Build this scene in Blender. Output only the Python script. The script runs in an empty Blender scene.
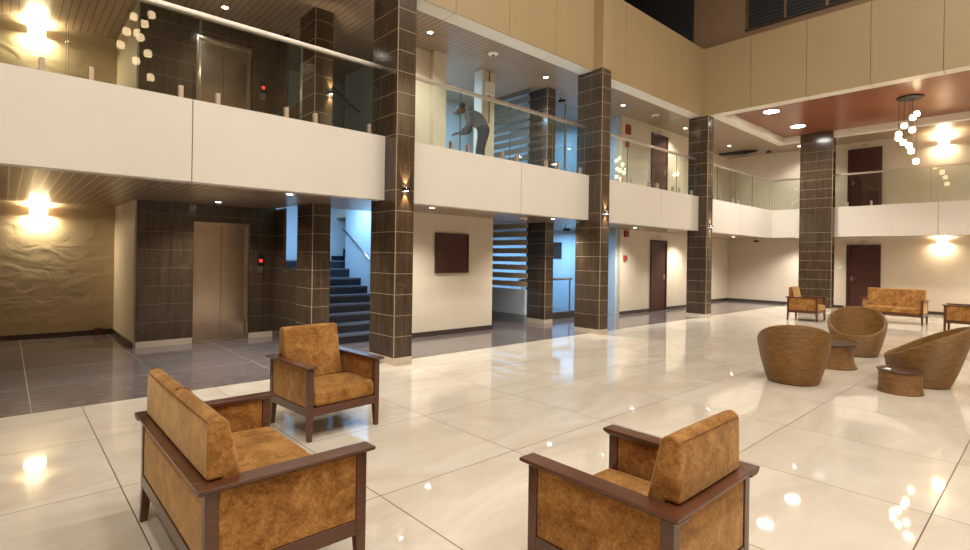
import bpy, bmesh, math, random
from mathutils import Vector, Matrix
random.seed(7)
C = bpy.context.scene.collection
PI = math.pi
H = 1.52

# ------------------------------------------------------------------ materials
def nt(name):
    m = bpy.data.materials.new(name); m.use_nodes = True
    n = m.node_tree.nodes; l = m.node_tree.links
    return m, n, l, n['Principled BSDF']

def setp(b, **k):
    for a, v in k.items():
        b.inputs[a.replace('_', ' ')].default_value = v

def ramp(n, l, src, stops):
    r = n.new('ShaderNodeValToRGB')
    e = r.color_ramp.elements
    while len(e) < len(stops): e.new(0.5)
    for i, (p, c) in enumerate(stops):
        e[i].position = p; e[i].color = (*c, 1)
    l.new(src, r.inputs[0]); return r

def mathn(n, l, op, a, b=None, c=None):
    m = n.new('ShaderNodeMath'); m.operation = op
    for i, v in enumerate((a, b, c)):
        if v is None: continue
        if isinstance(v, (int, float)): m.inputs[i].default_value = v
        else: l.new(v, m.inputs[i])
    return m.outputs[0]

def mixc(n, l, fac, a, b):
    m = n.new('ShaderNodeMix'); m.data_type = 'RGBA'
    for i, v in ((0, fac), (6, a), (7, b)):
        if isinstance(v, (int, float)): m.inputs[i].default_value = v
        elif isinstance(v, tuple): m.inputs[i].default_value = (*v, 1)
        else: l.new(v, m.inputs[i])
    return m.outputs[2]

def coords(n, l, scale=(1, 1, 1)):
    t = n.new('ShaderNodeTexCoord'); mp = n.new('ShaderNodeMapping')
    mp.inputs['Scale'].default_value = scale
    l.new(t.outputs['Object'], mp.inputs[0]); return mp.outputs[0]

def noise(n, l, vec, scale, detail=4, rough=.55, dist=0):
    t = n.new('ShaderNodeTexNoise')
    t.inputs['Scale'].default_value = scale; t.inputs['Detail'].default_value = detail
    t.inputs['Roughness'].default_value = rough; t.inputs['Distortion'].default_value = dist
    l.new(vec, t.inputs['Vector']); return t.outputs[0]

def bump(n, l, b, h, strength, dist=.01):
    k = n.new('ShaderNodeBump'); k.inputs['Strength'].default_value = strength
    k.inputs['Distance'].default_value = dist
    l.new(h, k.inputs['Height']); l.new(k.outputs[0], b.inputs['Normal'])

def plain(name, col, rough=.5, metal=0, spec=.5, nscale=0, namp=.06, bstr=0, coat=0):
    m, n, l, b = nt(name)
    setp(b, Base_Color=(*col, 1), Roughness=rough, Metallic=metal, Specular_IOR_Level=spec, Coat_Weight=coat)
    if nscale:
        v = coords(n, l); f = noise(n, l, v, nscale)
        r = ramp(n, l, f, [(.3, tuple(c * (1 - namp) for c in col)), (.7, tuple(min(1, c * (1 + namp)) for c in col))])
        l.new(r.outputs[0], b.inputs['Base Color'])
        if bstr: bump(n, l, b, f, bstr)
    return m

def emis(name, col, s):
    m, n, l, b = nt(name)
    setp(b, Base_Color=(*col, 1), Emission_Color=(*col, 1), Emission_Strength=s)
    return m

def grid_line(n, l, axis_out, off, period, half):
    a = mathn(n, l, 'SUBTRACT', axis_out, off)
    a = mathn(n, l, 'DIVIDE', a, period)
    f = mathn(n, l, 'FRACT', a)
    d = mathn(n, l, 'ABSOLUTE', mathn(n, l, 'SUBTRACT', f, .5))
    return mathn(n, l, 'GREATER_THAN', d, .5 - half / period)

def tiles(name, stops, joint, ox, px, oy, py, half, rough, vein=None, sc=(1, 1, 1), nsc=1.2, dist=1.5):
    m, n, l, b = nt(name)
    v = coords(n, l, sc); t = n.new('ShaderNodeTexCoord')
    s = n.new('ShaderNodeSeparateXYZ'); l.new(t.outputs['Object'], s.inputs[0])
    # every tile gets its own patch of the stone pattern
    ix = mathn(n, l, 'FLOOR', mathn(n, l, 'DIVIDE', mathn(n, l, 'SUBTRACT', s.outputs[0], ox), px))
    iy = mathn(n, l, 'FLOOR', mathn(n, l, 'DIVIDE', mathn(n, l, 'SUBTRACT', s.outputs[1], oy), py))
    cx = n.new('ShaderNodeCombineXYZ')
    l.new(mathn(n, l, 'MULTIPLY', ix, 7.3), cx.inputs[0]); l.new(mathn(n, l, 'MULTIPLY', iy, 5.1), cx.inputs[1])
    l.new(mathn(n, l, 'MULTIPLY', mathn(n, l, 'ADD', ix, iy), 3.7), cx.inputs[2])
    ad = n.new('ShaderNodeVectorMath'); ad.operation = 'ADD'; l.new(v, ad.inputs[0]); l.new(cx.outputs[0], ad.inputs[1])
    f = noise(n, l, ad.outputs[0], nsc, 8, .6, dist)
    col = ramp(n, l, f, stops).outputs[0]
    if vein:
        w = noise(n, l, ad.outputs[0], nsc * .8, 5, .5, 2.2)
        d = mathn(n, l, 'ABSOLUTE', mathn(n, l, 'SUBTRACT', w, .5))
        k = mathn(n, l, 'MULTIPLY', mathn(n, l, 'LESS_THAN', d, .004), .16)
        col = mixc(n, l, k, col, vein)
    lx = grid_line(n, l, s.outputs[0], ox, px, half); ly = grid_line(n, l, s.outputs[1], oy, py, half)
    j = mathn(n, l, 'MAXIMUM', lx, ly)
    l.new(mixc(n, l, j, col, joint), b.inputs['Base Color'])
    setp(b, Roughness=rough, Specular_IOR_Level=.5, IOR=1.55)
    r = mathn(n, l, 'ADD', mathn(n, l, 'MULTIPLY', j, .4), mathn(n, l, 'ADD', mathn(n, l, 'MULTIPLY', f, .03), rough))
    l.new(r, b.inputs['Roughness'])
    return m

M = {}
M['marble'] = tiles('cream_marble', [(.25, (.60, .51, .40)), (.5, (.70, .625, .51)), (.75, (.78, .725, .62))], (.13, .09, .055),
                    .57, 1.2, .51, 1.188, .0035, .022, vein=(.85, .80, .70), sc=(.55, 1.3, 1))
M['granite'] = tiles('dark_granite', [(.3, (.10, .083, .083)), (.5, (.155, .13, .128)), (.7, (.23, .20, .19))], (.27, .23, .20),
                     .2, 1.2, .51, 1.188, .004, .10, sc=(1, 4, 1), nsc=6, dist=.4)

def stone(name, c0, c1, rough, sc=(10, 10, .6)):
    m, n, l, b = nt(name)
    v = coords(n, l, sc); f = noise(n, l, v, 2.2, 7, .6, .6)
    v2 = coords(n, l, (1, 1, 1.4)); g = noise(n, l, v2, 1.1, 4, .5, 1.2)
    d = mathn(n, l, 'LESS_THAN', mathn(n, l, 'ABSOLUTE', mathn(n, l, 'SUBTRACT', g, .5)), .004)
    r = ramp(n, l, f, [(.3, c0), (.72, c1)])
    l.new(mixc(n, l, mathn(n, l, 'MULTIPLY', d, .16), r.outputs[0], (.3, .2, .12)), b.inputs['Base Color'])
    setp(b, Roughness=rough, IOR=1.55)
    return m
M['stone'] = stone('brown_stone_tile', (.042, .028, .017), (.098, .066, .041), .16)
M['grout'] = plain('pale_grout', (.40, .31, .20), .6)
M['plinth'] = plain('cream_stone_plinth', (.62, .54, .42), .2, nscale=5)
M['panel'] = plain('cream_panel', (.76, .72, .65), .38, nscale=.8, namp=.02)
M['beige'] = plain('beige_panel', (.38, .28, .15), .45, nscale=.6, namp=.03)
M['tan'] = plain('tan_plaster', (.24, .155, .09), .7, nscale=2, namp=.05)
M['seam'] = plain('dark_seam', (.10, .08, .06), .6)
M['white'] = plain('off_white_trim', (.75, .71, .63), .5)
M['plaster'] = plain('cream_plaster', (.70, .62, .49), .6, nscale=3, namp=.03, bstr=.15)
M['plaster_back'] = plain('pale_plaster', (.66, .58, .48), .6, nscale=3, namp=.03, bstr=.1)
def wavy():
    m, n, l, b = nt('wavy_gold_plaster')
    v = coords(n, l, (1, 1, 1.7)); f = noise(n, l, v, 2.6, 4, .5, 1.0)
    setp(b, Base_Color=(.52, .44, .30, 1), Roughness=.42)
    bump(n, l, b, f, .3, .05)
    return m
M['wavy'] = wavy()
M['skirt'] = plain('dark_skirting_stone', (.06, .045, .04), .25)
M['walnut'] = None
def woodm(name, c0, c1, rough, sc=(1, 1, 14), coat=.3):
    m, n, l, b = nt(name)
    v = coords(n, l, sc); f = noise(n, l, v, 3, 6, .6, .8)
    r = ramp(n, l, f, [(.3, c0), (.7, c1)]); l.new(r.outputs[0], b.inputs['Base Color'])
    setp(b, Roughness=rough, Coat_Weight=coat, Coat_Roughness=.2)
    return m
M['walnut'] = woodm('walnut_frame', (.075, .026, .011), (.125, .045, .02), .3)
M['door'] = woodm('mahogany_door', (.05, .011, .008), (.08, .02, .013), .5, (14, 14, 1), 0)
M['doorframe'] = woodm('dark_door_frame', (.035, .014, .010), (.05, .02, .014), .4, (14, 14, 1))
def planks(name, c0, c1, groove, rough, gm, period=.102, w=.006):
    m, n, l, b = nt(name)
    t = n.new('ShaderNodeTexCoord'); s = n.new('ShaderNodeSeparateXYZ'); l.new(t.outputs['Object'], s.inputs[0])
    v = coords(n, l, (14, .5, 1)); f = noise(n, l, v, 2, 5, .6, .5)
    col = ramp(n, l, f, [(.3, c0), (.7, c1)]).outputs[0]
    ln = grid_line(n, l, s.outputs[0], .024, period, w)
    ly = grid_line(n, l, s.outputs[1], 7.45, 2.4, .004)
    l.new(mixc(n, l, ly, mixc(n, l, ln, col, groove), (.02, .012, .008)), b.inputs['Base Color'])
    l.new(mathn(n, l, 'MULTIPLY', ln, gm), b.inputs['Metallic'])
    setp(b, Roughness=rough)
    return m
M['ceil'] = planks('wood_plank_ceiling', (.24, .17, .115), (.36, .26, .18), (.75, .62, .42), .30, .7, w=.008)
M['ceilup'] = planks('upper_wood_plank_ceiling', (.26, .185, .13), (.38, .28, .20), (.07, .045, .03), .34, 0)
M['redceil'] = planks('red_wood_ceiling', (.22, .075, .038), (.28, .10, .05), (.10, .035, .02), .28, 0)
M['steel'] = plain('brushed_steel', (.52, .47, .40), .28, 1, nscale=2)
M['lift'] = plain('lift_door_steel', (.56, .49, .40), .18, 1, nscale=1.5, namp=.1)
M['bronze'] = plain('bronze_handrail', (.45, .33, .22), .3, 1)
M['clamp'] = plain('satin_clamp', (.62, .50, .40), .35, .7)
M['black'] = plain('black_plastic', (.012, .012, .013), .4)
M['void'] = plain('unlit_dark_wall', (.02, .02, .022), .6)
M['red'] = plain('red_enamel', (.42, .025, .02), .4)
M['blue'] = plain('cool_white_wall', (.50, .58, .64), .6, nscale=2, namp=.03)
M['stair'] = plain('dark_stair_stone', (.02, .02, .027), .3, nscale=20, namp=.2)
M['nosing'] = plain('stair_nosing', (.09, .105, .14), .3)
M['film'] = plain('brown_film_strip', (.48, .36, .24), .5)
M['filmdark'] = plain('dark_film_strip', (.12, .09, .06), .5)
M['groutdark'] = plain('dull_grout', (.17, .13, .09), .6)
M['palewood'] = plain('pale_wood', (.55, .40, .26), .4)
M['greyskirt'] = plain('grey_skirting', (.22, .24, .27), .3)
M['lampw'] = emis('downlight_glow', (1, .93, .82), 60)
M['lampb'] = emis('bright_downlight_glow', (1, .97, .92), 60)
M['globe'] = emis('globe_glow', (1, .72, .42), 16)
M['wallglow'] = emis('wall_lamp_glow', (1, .84, .52), 30)
M['frosted'] = emis('frosted_lamp_shade', (1, .88, .62), 5)
M['redled'] = emis('red_display', (1, .03, .02), 3)
M['coolglow'] = emis('cool_lamp_glow', (.6, .82, 1), 6)
def glassm(name, tint, ior=1.5, rough=.0):
    m = bpy.data.materials.new(name); m.use_nodes = True
    n = m.node_tree.nodes; l = m.node_tree.links; n.clear()
    o = n.new('ShaderNodeOutputMaterial'); mx = n.new('ShaderNodeMixShader')
    tr = n.new('ShaderNodeBsdfTransparent'); tr.inputs[0].default_value = (*tint, 1)
    g = n.new('ShaderNodeBsdfGlossy'); g.inputs['Roughness'].default_value = rough
    g.inputs[0].default_value = (.95, 1, .97, 1)
    f = n.new('ShaderNodeFresnel'); f.inputs[0].default_value = ior
    ge = n.new('ShaderNodeNewGeometry')
    k = mathn(n, l, 'MULTIPLY', f.outputs[0], mathn(n, l, 'SUBTRACT', 1.0, ge.outputs['Backfacing']))
    l.new(k, mx.inputs[0]); l.new(tr.outputs[0], mx.inputs[1]); l.new(g.outputs[0], mx.inputs[2])
    l.new(mx.outputs[0], o.inputs[0]); return m
M['glass'] = glassm('clear_glass', (.92, .95, .92), 1.55)
M['edge'] = plain('glass_edge', (.10, .14, .12), .2)
M['blueglass'] = glassm('partition_glass', (.88, .93, .96))

def velvet():
    m, n, l, b = nt('tan_velvet')
    t = n.new('ShaderNodeTexCoord'); oi = n.new('ShaderNodeObjectInfo')
    ad = n.new('ShaderNodeVectorMath'); ad.operation = 'ADD'
    l.new(t.outputs['Object'], ad.inputs[0]); l.new(oi.outputs['Location'], ad.inputs[1])
    f = noise(n, l, ad.outputs[0], 7, 6, .65, .8); g = noise(n, l, ad.outputs[0], 60, 4, .6, 1)
    h = mathn(n, l, 'ADD', mathn(n, l, 'MULTIPLY', f, .6), mathn(n, l, 'MULTIPLY', g, .4))
    r = ramp(n, l, h, [(.36, (.15, .058, .012)), (.5, (.32, .145, .036)), (.62, (.50, .26, .08))])
    l.new(r.outputs[0], b.inputs['Base Color'])
    setp(b, Roughness=.75, Sheen_Weight=.9, Sheen_Roughness=.35, Sheen_Tint=(1, .72, .38, 1), Specular_IOR_Level=.2)
    bump(n, l, b, g, .25, .004)
    return m
M['velvet'] = velvet()
M['seamv'] = plain('velvet_piping', (.22, .09, .022), .8)
def wicker():
    m, n, l, b = nt('woven_wicker')
    u = n.new('ShaderNodeUVMap'); s = n.new('ShaderNodeSeparateXYZ'); l.new(u.outputs[0], s.inputs[0])
    a = mathn(n, l, 'SINE', mathn(n, l, 'MULTIPLY', s.outputs[0], 2 * PI * 46))
    row = mathn(n, l, 'MULTIPLY', s.outputs[1], 75)
    alt = mathn(n, l, 'SUBTRACT', mathn(n, l, 'MULTIPLY', mathn(n, l, 'GREATER_THAN', mathn(n, l, 'FRACT', mathn(n, l, 'MULTIPLY', row, .5)), .5), 2), 1)
    c = mathn(n, l, 'ABSOLUTE', mathn(n, l, 'SINE', mathn(n, l, 'MULTIPLY', row, PI)))
    hgt = mathn(n, l, 'MULTIPLY', mathn(n, l, 'ADD', mathn(n, l, 'MULTIPLY', mathn(n, l, 'MULTIPLY', a, alt), .5), 1), c)
    v = coords(n, l, (1, 1, 5)); f = noise(n, l, v, 9, 5, .7)
    k = mathn(n, l, 'ADD', mathn(n, l, 'MULTIPLY', hgt, .28), mathn(n, l, 'MULTIPLY', f, .7))
    r = ramp(n, l, k, [(.3, (.075, .03, .006)), (.52, (.24, .11, .021)), (.75, (.42, .21, .045))])
    l.new(r.outputs[0], b.inputs['Base Color']); setp(b, Roughness=.42)
    bump(n, l, b, hgt, .7, .008)
    return m
M['wicker'] = wicker()
M['cushion'] = plain('dark_seat_pad', (.045, .022, .014), .7)
M['tabletop'] = plain('dark_wicker_top', (.07, .03, .014), .28, nscale=40, namp=.2)
M['paper'] = plain('white_paper', (.8, .8, .76), .6)
M['skin'] = plain('skin', (.15, .075, .045), .5)
M['hair'] = plain('dark_hair', (.012, .011, .014), .6)
M['shirt'] = plain('grey_shirt', (.10, .105, .13), .8, nscale=12, namp=.2)
M['trouser'] = plain('dark_blue_trousers', (.03, .035, .055), .8)

# ------------------------------------------------------------------ mesh helpers
class MB:
    def __init__(s): s.v = []; s.f = []; s.mi = []; s.mats = []
    def m(s, mat):
        if mat not in s.mats: s.mats.append(mat)
        return s.mats.index(mat)
    def add(s, vs, fs, mat):
        o = len(s.v); s.v += [tuple(p) for p in vs]; k = s.m(mat)
        for f in fs: s.f.append([o + i for i in f]); s.mi.append(k)
    def box(s, x0, x1, y0, y1, z0, z1, mat):
        if x0 > x1: x0, x1 = x1, x0
        if y0 > y1: y0, y1 = y1, y0
        vs = [(x, y, z) for z in (z0, z1) for y in (y0, y1) for x in (x0, x1)]
        s.add(vs, [(0, 2, 3, 1), (4, 5, 7, 6), (0, 1, 5, 4), (2, 6, 7, 3), (0, 4, 6, 2), (1, 3, 7, 5)], mat)
    def frust(s, a, b, mat):            # a, b: (x0,x1,y0,y1,z) bottom and top rectangles
        vs = [(x, y, r[4]) for r in (a, b) for y in r[2:4] for x in r[0:2]]
        s.add(vs, [(0, 2, 3, 1), (4, 5, 7, 6), (0, 1, 5, 4), (2, 6, 7, 3), (0, 4, 6, 2), (1, 3, 7, 5)], mat)
    def prism(s, prof, a0, a1, mat, axis='x'):   # profile of 2D points extruded along an axis
        n = len(prof)
        P = (lambda a, p: (a, p[0], p[1])) if axis == 'x' else (lambda a, p: (p[0], a, p[1])) if axis == 'y' else (lambda a, p: (p[0], p[1], a))
        vs = [P(a0, p) for p in prof] + [P(a1, p) for p in prof]
        fs = [tuple(range(n)), tuple(range(2 * n - 1, n - 1, -1))] + [(i, i + n, (i + 1) % n + n, (i + 1) % n) for i in range(n)]
        s.add(vs, fs, mat)
    def lathe(s, prof, mat, seg=24, c=(0, 0, 0), caps=True):
        vs = []; fs = []
        for r, z in prof:
            for i in range(seg):
                a = 2 * PI * i / seg; vs.append((c[0] + r * math.cos(a), c[1] + r * math.sin(a), c[2] + z))
        for j in range(len(prof) - 1):
            for i in range(seg):
                k = (i + 1) % seg; fs.append((j * seg + i, j * seg + k, (j + 1) * seg + k, (j + 1) * seg + i))
        if caps:
            fs.append(tuple(range(seg - 1, -1, -1))); fs.append(tuple((len(prof) - 1) * seg + i for i in range(seg)))
        s.add(vs, fs, mat)
    def tube(s, pts, r, mat, seg=8):
        pts = [Vector(p) for p in pts]; vs = []; fs = []
        up = Vector((0, 0, 1))
        for i, p in enumerate(pts):
            d = (pts[min(i + 1, len(pts) - 1)] - pts[max(i - 1, 0)]).normalized()
            u = d.cross(up)
            if u.length < .01: u = d.cross(Vector((1, 0, 0)))
            u.normalize(); w = d.cross(u)
            for k in range(seg):
                a = 2 * PI * k / seg; vs.append(p + u * math.cos(a) * r + w * math.sin(a) * r)
        for j in range(len(pts) - 1):
            for i in range(seg):
                k = (i + 1) % seg; fs.append((j * seg + i, j * seg + k, (j + 1) * seg + k, (j + 1) * seg + i))
        fs.append(tuple(range(seg))); fs.append(tuple((len(pts) - 1) * seg + i for i in range(seg)))
        s.add(vs, fs, mat)
    def build(s, name, parent=None, bevel=0, seg=2, smooth=False, origin=None, uv=None):
        me = bpy.data.meshes.new(name)
        o3 = Vector(origin) if origin else Vector((0, 0, 0))
        me.from_pydata([tuple(Vector(p) - o3) for p in s.v], [], s.f)
        for m in s.mats: me.materials.append(m)
        for p, k in zip(me.polygons, s.mi): p.material_index = k; p.use_smooth = smooth
        bm = bmesh.new(); bm.from_mesh(me); bmesh.ops.recalc_face_normals(bm, faces=bm.faces); bm.to_mesh(me); bm.free()
        if uv:
            ul = me.uv_layers.new(name='UVMap')
            for lp in me.loops: ul.data[lp.index].uv = uv[lp.vertex_index]
        ob = bpy.data.objects.new(name, me); C.objects.link(ob); ob.location = o3
        if parent: ob.parent = parent
        if bevel:
            b = ob.modifiers.new('bevel', 'BEVEL'); b.width = bevel; b.segments = seg; b.limit_method = 'ANGLE'; b.angle_limit = math.radians(35)
            for p in me.polygons: p.use_smooth = True
            w = ob.modifiers.new('wn', 'WEIGHTED_NORMAL')
        return ob

def thing(name, label, cat, loc=(0, 0, 0), rz=0, group=None):
    o = bpy.data.objects.new(name, None); C.objects.link(o); o.empty_display_size = .1
    o.location = loc; o.rotation_euler = (0, 0, rz); tag(o, label, cat, group); return o
def tag(o, label, cat, group=None):
    o['label'] = label; o['category'] = cat
    if group: o['group'] = group
    return o
def struct(o): o['kind'] = 'structure'; return o
def sbox(name, x0, x1, y0, y1, z0, z1, mat):
    b = MB(); b.box(x0, x1, y0, y1, z0, z1, M[mat]); return struct(b.build(name))
def kids(o, table): return table.get(o.name, [])
def dup(root, loc, rz, label, group=None):
    r = root.copy(); C.objects.link(r); r.location = loc; r.rotation_euler = (0, 0, rz); r['label'] = label
    if group: r['group'] = group
    def rec(src, dst):
        for ch in list(src.children):
            if ch.type == 'LIGHT' or ch.type in ('MESH', 'EMPTY', 'CURVE'):
                c = ch.copy(); C.objects.link(c); c.parent = dst; rec(ch, c)
    rec(root, r); return r

def light(kind, name, loc, power, col, size=.1, rot=(0, 0, 0), spot=None, blend=.5, size_y=None, parent=None):
    d = bpy.data.lights.new(name, kind); d.energy = power; d.color = col
    if kind == 'AREA':
        d.size = size
        if size_y: d.shape = 'RECTANGLE'; d.size_y = size_y
        else: d.shape = 'DISK'
    else: d.shadow_soft_size = size
    if kind == 'SPOT': d.spot_size = spot; d.spot_blend = blend
    o = bpy.data.objects.new(name, d); C.objects.link(o); o.location = loc; o.rotation_euler = rot
    if parent: o.parent = parent
    return o

WARM = (1, .80, .56); WHITE = (1, .95, .86); COOL = (.36, .66, 1)
XL, XR, YB = -6.0, 20.6, -8.0     # left end wall, back wall, near-side wall
Z1, Z2, Z3 = 2.31, 3.22, 5.34      # underside of gallery, top of its fascia, underside of upper parapet
CZ = 2.34                          # lower wood ceiling
UZ = 5.45                          # upper wood ceiling
F2 = 3.14                          # gallery floor
RZ = 10.6

# ------------------------------------------------------------------ setting: floors, walls, ceilings
sbox('floor', XL, XR, YB, 6.45, -.1, 0, 'marble')
sbox('floor_granite', XL, XR, 6.45, 13, -.1, 0, 'granite')
sbox('ceiling', XL, XR, YB, 13, RZ, RZ + .1, 'white')

def slab(name, x0, x1, y0, y1):
    b = MB(); b.box(x0, x1, y0, y1, CZ + .02, F2, M['white']); b.box(x0, x1, y0, y1, CZ, CZ + .02, M['ceil'])
    return struct(b.build(name))
slab('ceiling_gallery', XL, 3.6, 6.7, 11.85)
slab('ceiling_gallery', 3.6, 5.55, 6.7, 8.65)
slab('ceiling_gallery', 5.55, XR, 6.7, 13)
slab('ceiling_gallery_back', 19.1, XR, YB, 6.7)
# upper ceilings
def slab2(name, x0, x1, y0, y1, z, mat):
    b = MB(); b.box(x0, x1, y0, y1, z + .02, z + .5, M['white']); b.box(x0, x1, y0, y1, z, z + .02, M[mat])
    return struct(b.build(name))
slab2('ceiling_upper', XL, 13.8, 6.75, 12, UZ, 'ceilup')
slab2('ceiling_upper', 13.83, XR, 6.36, 12, UZ, 'ceilup')
slab2('ceiling_upper', 18.85, XR, YB, 6.36, UZ, 'ceilup')
slab2('ceiling_recess', 13.9, 18.9, YB, 6.2, 5.56, 'redceil')

# fascia bands of the gallery
def fascia(name, x0, x1, y0, y1, seams, z0=Z1, z1=Z2, mat='panel', depth=.2, axis='x', edge=0.0):
    """panelled band with open joints, the dark backing shows in the joints"""
    b = MB(); g = .005
    if axis == 'x':
        c = [x0] + [s for s in seams if x0 < s < x1] + [x1]
        b.box(x0 + .002, x1 - .002, y0 + .014, y0 + depth - .002, z0 + .004, z1 - .004, M['seam'])
        for a, d in zip(c[:-1], c[1:]):
            b.box(a + (g if a > x0 else 0), d - (g if d < x1 else 0), y0, y0 + .02, z0, z1, M[mat])
            b.box(a + (g if a > x0 else 0), d - (g if d < x1 else 0), y0 + .02, y0 + depth, z0, z0 + .02, M['white'])
            b.box(a, d, y0 + .02, y0 + depth, z1 - .02, z1, M[mat])
    else:
        c = [y0] + sorted(s for s in seams if y0 < s < y1) + [y1]
        b.box(x0 + .014, x0 + depth - .002, y0 + .002, y1 - .002, z0 + .004, z1 - .004, M['seam'])
        for a, d in zip(c[:-1], c[1:]):
            aa, dd = a + (g if a > y0 else 0), d - (g if d < y1 else 0)
            b.box(x0, x0 + .02, aa, dd, z0, z1, M[mat])
            b.box(x0 + .02, x0 + depth, aa, dd, z0, z0 + .02, M['white'])
            b.box(x0 + .02, x0 + depth, a, d, z1 - .02, z1, M[mat])
    return struct(b.build(name))
fascia('trim_1', XL, 4.0, 6.5, 0, [-3.7, 1.52])
fascia('trim_2', 4.25, 8.82, 6.5, 0, [6.79])
fascia('trim_3', 9.05, 13.66, 6.5, 0, [11.67])
fascia('trim_4', 13.85, 18.9, 6.5, 0, [16.3])
fascia('trim_5', 18.9, 0, YB, 6.7, [2.27, -2.6, -6], axis='y')
# upper parapets
def parapet(name, x0, x1, seams):
    return fascia(name, x0, x1, 6.43, 0, seams, Z3, 7.12, 'beige', .34)
parapet('trim_6', XL, 8.8, [-1, .2, 1.4, 2.6, 3.95, 5.18, 6.37, 7.59])
parapet('trim_7', 9.08, 13.65, [9.94, 11.15, 12.41])
fascia('trim_8', 13.63, 0, YB, 6.43, [5.23, 4.0, 2.78, 1.59, .4, -.8, -2, -3.2], Z3, 7.12, 'beige', .34, 'y')
# recess edge: pale lip round the red ceiling
b = MB(); b.box(13.97, 19.0, 6.1, 6.35, 5.37, 5.6, M['white']); b.box(18.72, 18.97, YB, 6.1, 5.37, 5.6, M['white']); struct(b.build('trim_9'))

# upper storeys beyond the parapets
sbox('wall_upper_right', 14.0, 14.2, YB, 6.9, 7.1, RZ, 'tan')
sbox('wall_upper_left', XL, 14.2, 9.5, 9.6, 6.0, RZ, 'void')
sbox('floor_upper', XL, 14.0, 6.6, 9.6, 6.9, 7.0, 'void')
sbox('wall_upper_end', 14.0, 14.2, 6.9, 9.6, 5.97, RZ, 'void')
# window high on the right wall
b = MB(); 
for k in range(4): 
    y = 5.46 - k * .885
    b.box(13.96, 14.02, y - .03, y + .03, 7.46, 9.2, M['bronze'])
b.box(13.96, 14.02, 2.75, 5.5, 7.42, 7.47, M['skirt'])
w1 = struct(b.build('window_1'))
for k in range(3):
    b = MB(); y1 = 5.43 - k * .885
    b.box(13.985, 13.999, y1 - .825, y1, 7.47, 9.2, M['black'])
    for z in range(18): b.box(13.975, 13.99, y1 - .82, y1 - .005, 7.5 + z * .09, 7.56 + z * .09, M['void'])
    b.build('pane', w1)

# end, near-side walls
sbox('wall_left', XL - .1, XL, YB, 13, 0, RZ, 'tan')
sbox('wall_near', XL, XR, YB - .1, YB, 0, RZ, 'tan')
sbox('wall_back', XR, XR + .1, YB, 13, 0, RZ, 'plaster_back')

# far long wall pieces
sbox('wall_alcove', XL, 1.5, 11.85, 11.95, 0, UZ, 'wavy')
sbox('wall_alcove_side', 1.5, 1.6, 9.84, 11.9, 0, UZ, 'plaster')
def skirt(name, x0, x1, y0, y1, z0=0, h=.09): return sbox(name, x0, x1, y0, y1, z0, z0 + h, 'skirt')
skirt('baseboard_alcove', XL, 1.5, 11.825, 11.85); skirt('baseboard_alcove', 1.475, 1.5, 9.84, 11.83)
skirt('baseboard_alcove_upper', XL, 1.5, 11.825, 11.85, F2)

JZ = [.1 + .2925 * k for k in range(9)] + [3.21 + .2925 * k for k in range(8)]
def cladding(b, x0, x1, y0, y1, z0, z1, faces, plinth=True, g='groutdark'):
    """stone-clad block; grout lines stand 1.5 mm proud on the named faces"""
    zb = z0 + (.1 if plinth else 0)
    if plinth: b.box(x0, x1, y0, y1, z0, zb, M['plinth'])
    b.box(x0, x1, y0, y1, zb, z1, M['stone'])
    e = .0015; t = .003
    for z in JZ:
        if not (zb + .02 < z < z1 - .02): continue
        if '-x' in faces: b.box(x0 - e, x0 + .001, y0, y1, z - t, z + t, M[g])
        if '-y' in faces: b.box(x0, x1, y0 - e, y0 + .001, z - t, z + t, M[g])
        if '+x' in faces: b.box(x1 - .001, x1 + e, y0, y1, z - t, z + t, M[g])
# lift wall, two storeys
def lift_wall(z0, z1, dz, name):
    b = MB()
    cladding(b, 1.53, 2.33, 9.8, 10.0, z0, z1, ['-y']); cladding(b, 3.23, 3.72, 9.8, 10.0, z0, z1, ['-y'])
    cladding(b, 2.33, 3.23, 9.8, 10.0, dz, z1, ['-y'], False)
    b.box(2.33, 3.23, 9.95, 10.0, z0, dz, M['void'])
    return struct(b.build(name))
lift_wall(0, CZ, 2.05, 'wall_lift'); lift_wall(F2, UZ, F2 + 2.05, 'wall_lift_upper')
def lift(z, label):
    t = thing('lift_door', label, 'elevator door', (2.78, 9.8, z))
    b = MB()
    b.box(-.45, -.41, -.012, .12, 0, 2.05, M['lift']); b.box(.41, .45, -.012, .12, 0, 2.05, M['lift']); b.box(-.41, .41, -.012, .12, 2.0, 2.05, M['lift'])
    b.build('door_frame', t, .004)
    for s in (-1, 1):
        b = MB(); b.box(min(s * .003, s * .41), max(s * .003, s * .41), .06, .08, .012, 2.0, M['lift']); b.build('door_panel', t)
    b = MB(); b.box(-.41, .41, -.01, .12, 0, .012, M['steel']); b.build('sill', t)
    p = thing('lift_call_panel', label.replace('steel lift doors', 'lift call panel with red display'), 'call panel', (3.43, 9.8, z + 1.32))
    b = MB(); b.box(-.045, .045, -.02, 0, 0, .20, M['black']); b.build('display', p, .003)
    b = MB(); b.box(-.025, .025, -.023, -.019, .05, .10, M['redled']); b.build('red_indicator', p)
    b = MB(); b.box(-.045, .045, -.015, 0, -.15, -.02, M['steel']); b.build('button_plate', p, .003)
    return t
lift(0, 'brushed steel lift doors in the brown stone wall on the ground floor')
lift(F2, 'brushed steel lift doors seen behind the gallery glass upstairs')
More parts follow.
